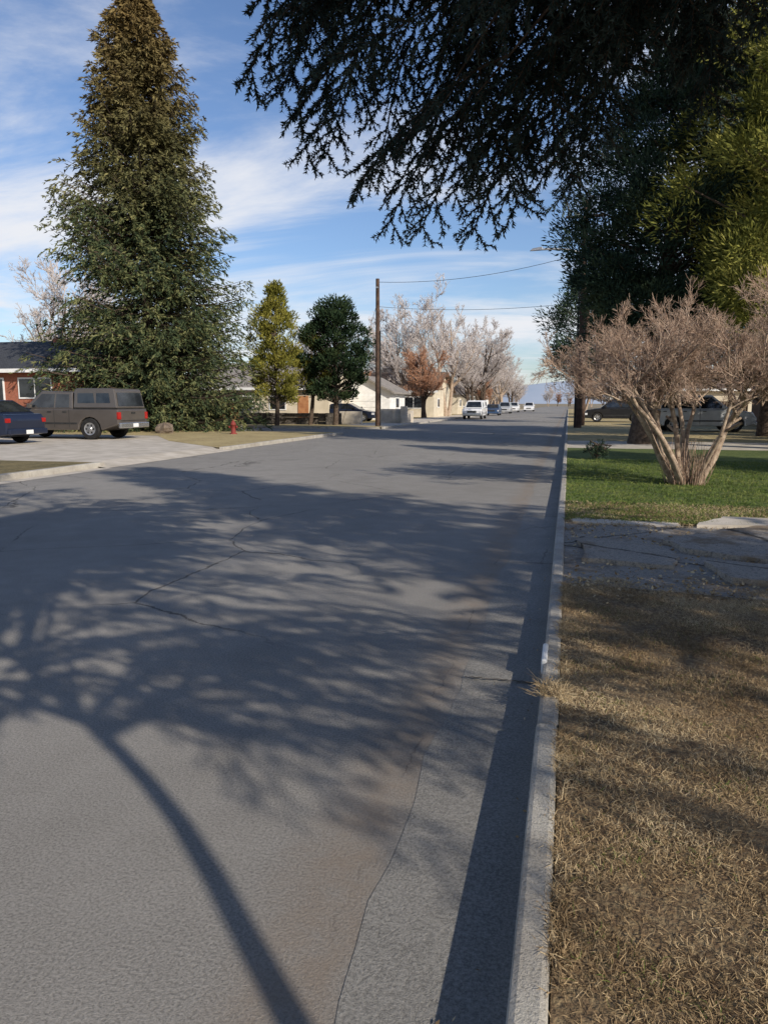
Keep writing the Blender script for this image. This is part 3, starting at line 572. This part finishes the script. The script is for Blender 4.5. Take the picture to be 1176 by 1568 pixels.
    for c in wb:
        box('wheel_well',c-wr-.04,c+wr+.04,-W+.13,W-.13,z-.02,wr*2+.02,M['trim'],g)
        for sg in (-1,1):
            def wheel(nm,prof,mat):
                n=24;V=[];F=[]
                for r,yy in prof:
                    for i in range(n): a=2*math.pi*i/n; V.append((c+r*math.cos(a),sg*yy,wr+r*math.sin(a)))
                for j in range(len(prof)-1):
                    for i in range(n): F.append((j*n+i,j*n+(i+1)%n,(j+1)*n+(i+1)%n,(j+1)*n+i))
                F.append(tuple(range((len(prof)-1)*n,len(prof)*n))); poly(nm,V,F,mat,g,smooth=False)
            wheel('tyre',[(wr*.6,W-.22),(wr-.02,W-.22),(wr,W-.19),(wr,W-.03),(wr-.03,W+.005),(wr*.64,W+.005),(wr*.6,W-.03),(.05,W-.03)],M['tyre'])
            wheel('rim',[(wr*.6,W-.028),(wr*.58,W+.002),(wr*.5,W-.012),(wr*.22,W-.015),(wr*.16,W+.01),(.03,W+.01)],M['rim'])
            for i in range(6):
                a=2*math.pi*i/6; x=c+wr*.38*math.cos(a); zc=wr+wr*.38*math.sin(a); y=sg*(W-.008); q=.035
                V=[(x-q,y,zc-q),(x+q,y,zc-q),(x+q,y,zc+q),(x-q,y,zc+q)]; poly('rim_hole',V,[(0,1,2,3)],M['trim'],g)
    return g
P=lambda n,c,m=.3:paint(n,c,m)
bronze=P('paint_bronze',(.13,.112,.098),.4); navy=P('paint_navy',(.018,.026,.055)); whitep=P('paint_white',(.75,.75,.75),0); silver=P('paint_silver',(.55,.56,.57),.3); blue=P('paint_blue',(.05,.10,.2)); black=P('paint_black',(.02,.02,.022))
vehicle('pickup_truck',(-20.3,27.2,.108),math.pi,'pickup',bronze,1.1)
vehicle('parked_sedan',(-21.4,22.9,.108),math.pi,'sedan',navy,1.1)
vehicle('pickup_truck',(-9.2,76,0),-math.pi/2,'pickup',whitep)
vehicle('parked_car',(-9.6,99,0),-math.pi/2,'sedan',blue)
vehicle('parked_car',(-9.6,118,0),-math.pi/2,'suv',silver)
vehicle('parked_car',(-7.5,150,0),-math.pi/2,'suv',whitep)
vehicle('parked_car',(-9.6,137,0),-math.pi/2,'suv',whitep)
vehicle('parked_suv',(6.6,41.5,.115),.1,'suv',silver,1.05)
vehicle('parked_car',(3.6,61,.115),math.pi,'suv',black)
vehicle('parked_car',(-17.2,58,.115),0,'sedan',navy)
vehicle('pickup_truck',(12.5,38.6,.115),2.9,'pickup',whitep)

# ------------------------------------------------------------ houses
def house(name,x0,x1,y0,y1,h,rise,wall,roof,axis='x',wins=(),doors=(),ov=.5,garage=(),chim=None):
    g=grp(name); z=.05
    box('walls',x0,x1,y0,y1,z,h,wall,g)
    if axis=='x':
        ym=(y0+y1)/2
        poly('gable',[(x0+.003,y0+.01,h),(x0+.003,y1-.01,h),(x0+.003,ym,h+rise),(x1-.003,y0+.01,h),(x1-.003,y1-.01,h),(x1-.003,ym,h+rise)],[(0,1,2),(3,5,4),(0,2,5,3),(1,4,5,2)],wall,g)
        k=rise/((y1-y0)/2); e=h-ov*k+.03
        for sy,ye in ((0,y0-ov),(1,y1+ov)):
            V=[(x0-ov,ye,e),(x1+ov,ye,e),(x1+ov,ym,h+rise+.03),(x0-ov,ym,h+rise+.03)]; V+= [(a,b,c+.14) for a,b,c in V]
            poly('roof_slope',V,[(0,1,2,3),(4,5,6,7),(0,1,5,4),(1,2,6,5),(2,3,7,6),(3,0,4,7)],roof,g)
        box('fascia',x0-ov,x1+ov,y0-ov-.03,y0-ov-.002,e-.08,e+.13,M['white'],g)
    else:
        xm=(x0+x1)/2
        poly('gable',[(x0+.01,y0+.003,h),(x1-.01,y0+.003,h),(xm,y0+.003,h+rise),(x0+.01,y1-.003,h),(x1-.01,y1-.003,h),(xm,y1-.003,h+rise)],[(0,1,2),(3,5,4),(0,2,5,3),(1,4,5,2)],wall,g)
        k=rise/((x1-x0)/2); e=h-ov*k+.03
        for xe in (x0-ov,x1+ov):
            V=[(xe,y0-ov,e),(xe,y1+ov,e),(xm,y1+ov,h+rise+.03),(xm,y0-ov,h+rise+.03)]; V+=[(a,b,c+.14) for a,b,c in V]
            poly('roof_slope',V,[(0,1,2,3),(4,5,6,7),(0,1,5,4),(1,2,6,5),(2,3,7,6),(3,0,4,7)],roof,g)
    for a,b,c,d in wins:
        box('window_frame',a-.09,b+.09,y0-.05,y0-.003,c-.09,d+.09,M['white'],g); box('window_glass',a,b,y0-.062,y0-.053,c,d,M['glass'],g)
        if b-a>1.2: m=(a+b)/2; box('mullion',m-.03,m+.03,y0-.075,y0-.064,c,d,M['white'],g)
    for a,b in doors: box('door',a,b,y0-.05,y0-.003,z+.1,2.15,M['wood'],g,.01)
    for a,b in garage:
        for i in range(4): box('garage_door_panel',a,b,y0-.05,y0-.003,z+.1+i*.53,z+.61+i*.53,M['white'],g,.01)
    box('side_window_frame',x1+.003,x1+.05,y0+2,y0+3.4,1.1,2.1,M['white'],g); box('side_window_glass',x1+.053,x1+.062,y0+2.1,y0+3.3,1.2,2.0,M['glass'],g)
    if chim: 
        box('chimney',chim[0]-.3,chim[0]+.3,(y0+y1)/2-.3,(y0+y1)/2+.3,h,h+rise+chim[1],M['brick'],g,.02)
        lathe('chimney_pipe',[(.13,0),(.13,.5),(.2,.52),(.2,.65)],M['metal'],g,12,(chim[0],(y0+y1)/2,h+rise+chim[1]))
    return g
house('brick_house',-48,-26,36,45,3.5,1.7,M['brick'],M['roofdark'],'x',wins=[(-33.8,-31,1.7,2.9),(-29.9,-27.9,1.9,2.9),(-40,-37,1.6,2.7)],doors=[(-35.6,-34.6)],chim=(-30.5,.3),ov=.55)
house('beige_house',-31,-18.6,57,66,2.9,2.0,M['beige'],M['roofgrey'],'x',wins=[(-23.6,-22.3,1.1,2.1),(-26.8,-25.2,1.1,2.1)],doors=[(-21.2,-20.3)],garage=[])
house('white_garage',-19.6,-15.0,63,69,2.6,1.2,M['white'],M['roofgrey'],'y',garage=[(-19,-15.8)])
house('beige_house',-22,-13.8,78,90,2.9,2.0,M['beige'],M['roofbrown'],'x',wins=[(-17,-15,1.1,2.2),(-20,-18.6,1.1,2.2)],doors=[(-18.2,-17.3)])
house('beige_house',-25,-14.5,100,110,2.8,1.7,M['beige'],M['roofgrey'],'y',wins=[(-19,-17,1.1,2.1)])
house('beige_house',-27,-14.5,128,140,2.8,1.7,M['white'],M['roofbrown'],'x',wins=[(-19,-17,1.1,2.1)])
house('brown_house',11.8,24,43,54,3.0,2.0,M['brownsiding'],M['roofbrown'],'x',wins=[(13,14.6,1.1,2.2),(17,19,1.1,2.2)],doors=[(15.6,16.5)],ov=.9)
house('beige_house',5.5,17,74,84,2.9,1.8,M['beige'],M['roofbrown'],'x',wins=[(7,9,1.1,2.2)],doors=[(10,11)])
house('white_house',5,16,98,108,2.9,1.8,M['white'],M['roofgrey'],'y',wins=[(7,9,1.1,2.2)])
g=grp('stone_wall')
x=-28.0
while x<-15.2:
    e=x+random.uniform(.35,.7)
    for r in range(3): box('stone',x+.008,e-.008,49+random.uniform(-.02,.02),49.3,.05+r*.28,.325+r*.28+random.uniform(-.01,.01),M['stone'],g,.03)
    x=e
g=grp('garden_steps')
for i in range(4): box('step',-13.6+i*.35,-11.6,54,55.8,.1+.17*i,.27+.17*i-.003,M['conc'],g,.01)
box('cheek_wall_1',-13.6,-11.5,53.7,53.99,.1,1.15,M['conc'],g,.02); box('cheek_wall_2',-13.6,-11.5,55.81,56.1,.1,1.0,M['conc'],g,.02); box('pillar',-11.9,-11.45,53.3,53.69,.1,1.35,M['conc'],g,.03)
box('low_wall',-15.6,-14.0,50.2,50.5,.1,1.0,M['conc'],g,.02)
g=grp('wooden_fence')
for i in range(16): box('board',-21.9+i*.17,-21.9+i*.17+.15,41.5,41.53,.1,1.5+.03*math.sin(i*2.1),M['wood'],g)
box('rail_1',-21.95,-19.2,41.533,41.57,.4,.48,M['wood'],g); box('rail_2',-21.95,-19.2,41.533,41.57,1.1,1.18,M['wood'],g)
g=grp('wooden_fence')
for i in range(26): box('board',7.6+i*.17,7.75+i*.17,56,56.03,.1,1.7,M['wood'],g)
box('rail_1',7.55,12.1,56.033,56.07,.4,.48,M['wood'],g)
def rock(name,loc,s,mat):
    V=[];F=[];n=10;m=7
    for j in range(m+1):
        for i in range(n):
            a=2*math.pi*i/n; b=math.pi*j/m-.5*math.pi; r=1+.18*math.sin(3*a+j)+random.uniform(-.08,.08)
            V.append((loc[0]+s[0]*r*math.cos(a)*math.cos(b),loc[1]+s[1]*r*math.sin(a)*math.cos(b),loc[2]+s[2]*(math.sin(b)*r+.7)))
    for j in range(m):
        for i in range(n): F.append((j*n+i,j*n+(i+1)%n,(j+1)*n+(i+1)%n,(j+1)*n+i))
    return poly(name,V,F,mat,smooth=False)
rock('garden_rock',(-19.0,32.6,.1),(.45,.35,.3),M['rock'])
g=grp('fire_hydrant',(-15.4,32.6,.11))
lathe('barrel',[(.17,0),(.17,.05),(.11,.06),(.11,.42),(.14,.43),(.14,.47),(.12,.5),(.1,.56),(.05,.62),(.03,.63),(.03,.68)],M['redpaint'],g)
for a in (0,math.pi/2,math.pi):
    o=lathe('nozzle',[(.05,.09),(.05,.17),(.065,.17),(.065,.21),(.02,.22)],M['redpaint'],g,12); o.rotation_euler=(rad(90),0,a+math.pi/2); o.location=(0,0,.34)
# ------------------------------------------------------------ poles and wires
def cyl(name,a,b,r0,r1,mat,parent=None,k=10):
    V,F=prisms(np.array([a],float),np.array([b],float),np.array([r0]),np.array([r1]),k); return obj(name,mesh_np(name,V,F,mat,smooth=True),parent)
p1=(-11.9,46.6); p2=(.6,46)
g=grp('utility_pole',(p1[0],p1[1],.1)); cyl('shaft',(0,0,-.1),(0,0,9.2),.17,.12,M['polewood'],g,12); cyl('conduit',(.18,-.05,0),(.18,-.05,6),.04,.04,M['trim'],g); box('bracket',-.08,.08,-.2,-.1,8.6,8.7,M['metal'],g); cyl('guy_wire',(0,0,7.8),(-3.2,2.5,0),.012,.012,M['wire'],g,4)
g=grp('utility_pole',(p2[0],p2[1],.1)); cyl('shaft',(0,0,-.1),(0,0,13),.19,.13,M['polewood'],g,12); box('crossarm',-1.1,1.1,-.16,-.04+.0,12.0,12.14,M['polewood'],g,.01)
for x in (-1,-.4,.4,1): lathe('insulator',[(.03,0),(.05,.05),(.03,.1),(.05,.15),(.01,.2)],M['white'],g,10,(x,-.1,12.14))
lathe('transformer',[(.05,0),(.24,.03),(.26,.1),(.26,.85),(.2,.92),(.05,.95)],M['metal'],g,16,(.42,-.1,9.7)); cyl('riser',(-.22,0,0),(-.22,0,10),.05,.05,M['trim'],g)
arm=[(0,0,10.0),(-.8,-.15,10.25),(-1.8,-.3,10.32),(-2.4,-.4,10.3)]
for a,b in zip(arm[:-1],arm[1:]): cyl('lamp_arm',a,b,.07,.06,M['metal'],g,8)
V=[(-2.35,-.52,10.26),(-2.35,-.28,10.26),(-3.1,-.36,10.23),(-3.1,-.5,10.23),(-2.4,-.48,10.45),(-2.4,-.33,10.45),(-2.95,-.39,10.38),(-2.95,-.46,10.38)]
poly('street_lamp_head',V,[(0,3,2,1),(4,5,6,7),(0,1,5,4),(1,2,6,5),(2,3,7,6),(3,0,4,7)],M['metal'],g,.02)
g=grp('utility_pole',(.9,51,.1)); cyl('shaft',(0,0,-.1),(.1,0,7.5),.17,.13,M['polewood'],g,12)
cyl('arm',(-.5,0,7.2),(.6,0,7.2),.05,.05,M['polewood'],g)
g=grp('power_line')
def wire(a,b,sag,r=.014):
    K=16; t=np.linspace(0,1,K+1)[:,None]; p=np.array(a)*(1-t)+np.array(b)*t; p[:,2]-=sag*4*(t*(1-t))[:,0]
    V,F=prisms(p[:-1],p[1:],np.full(K,r),np.full(K,r),4); obj('wire',mesh_np('wire',V,F,M['wire']),g)
wire((p1[0],p1[1],9.1),(p2[0],p2[1],10.2),.5); wire((p1[0],p1[1],7.6),(p2[0],p2[1],7.4),.3,.012)
for x in (-1,-.4,.4,1): wire((p2[0]+x,p2[1],12.4),(p2[0]+x,-10,12.2),.9,.01); wire((p2[0]+x,p2[1],12.4),(p2[0]+x+1,110,12.2),.9,.012)
# ------------------------------------------------------------ hills
n=160; a=np.linspace(-1.2,1.4,n); rr=3600; hh=70+45*np.sin(a*3+1)+22*np.sin(a*11)+9*np.sin(a*29+2)
V=np.concatenate([np.stack([rr*np.sin(a),rr*np.cos(a),np.full(n,-5.)],1),np.stack([(rr+350)*np.sin(a),(rr+350)*np.cos(a),hh],1)]); i=np.arange(n-1)
obj('hills',mesh_np('hills',V,np.stack([i,i+1,n+i+1,n+i],1),M['hill'],smooth=True))
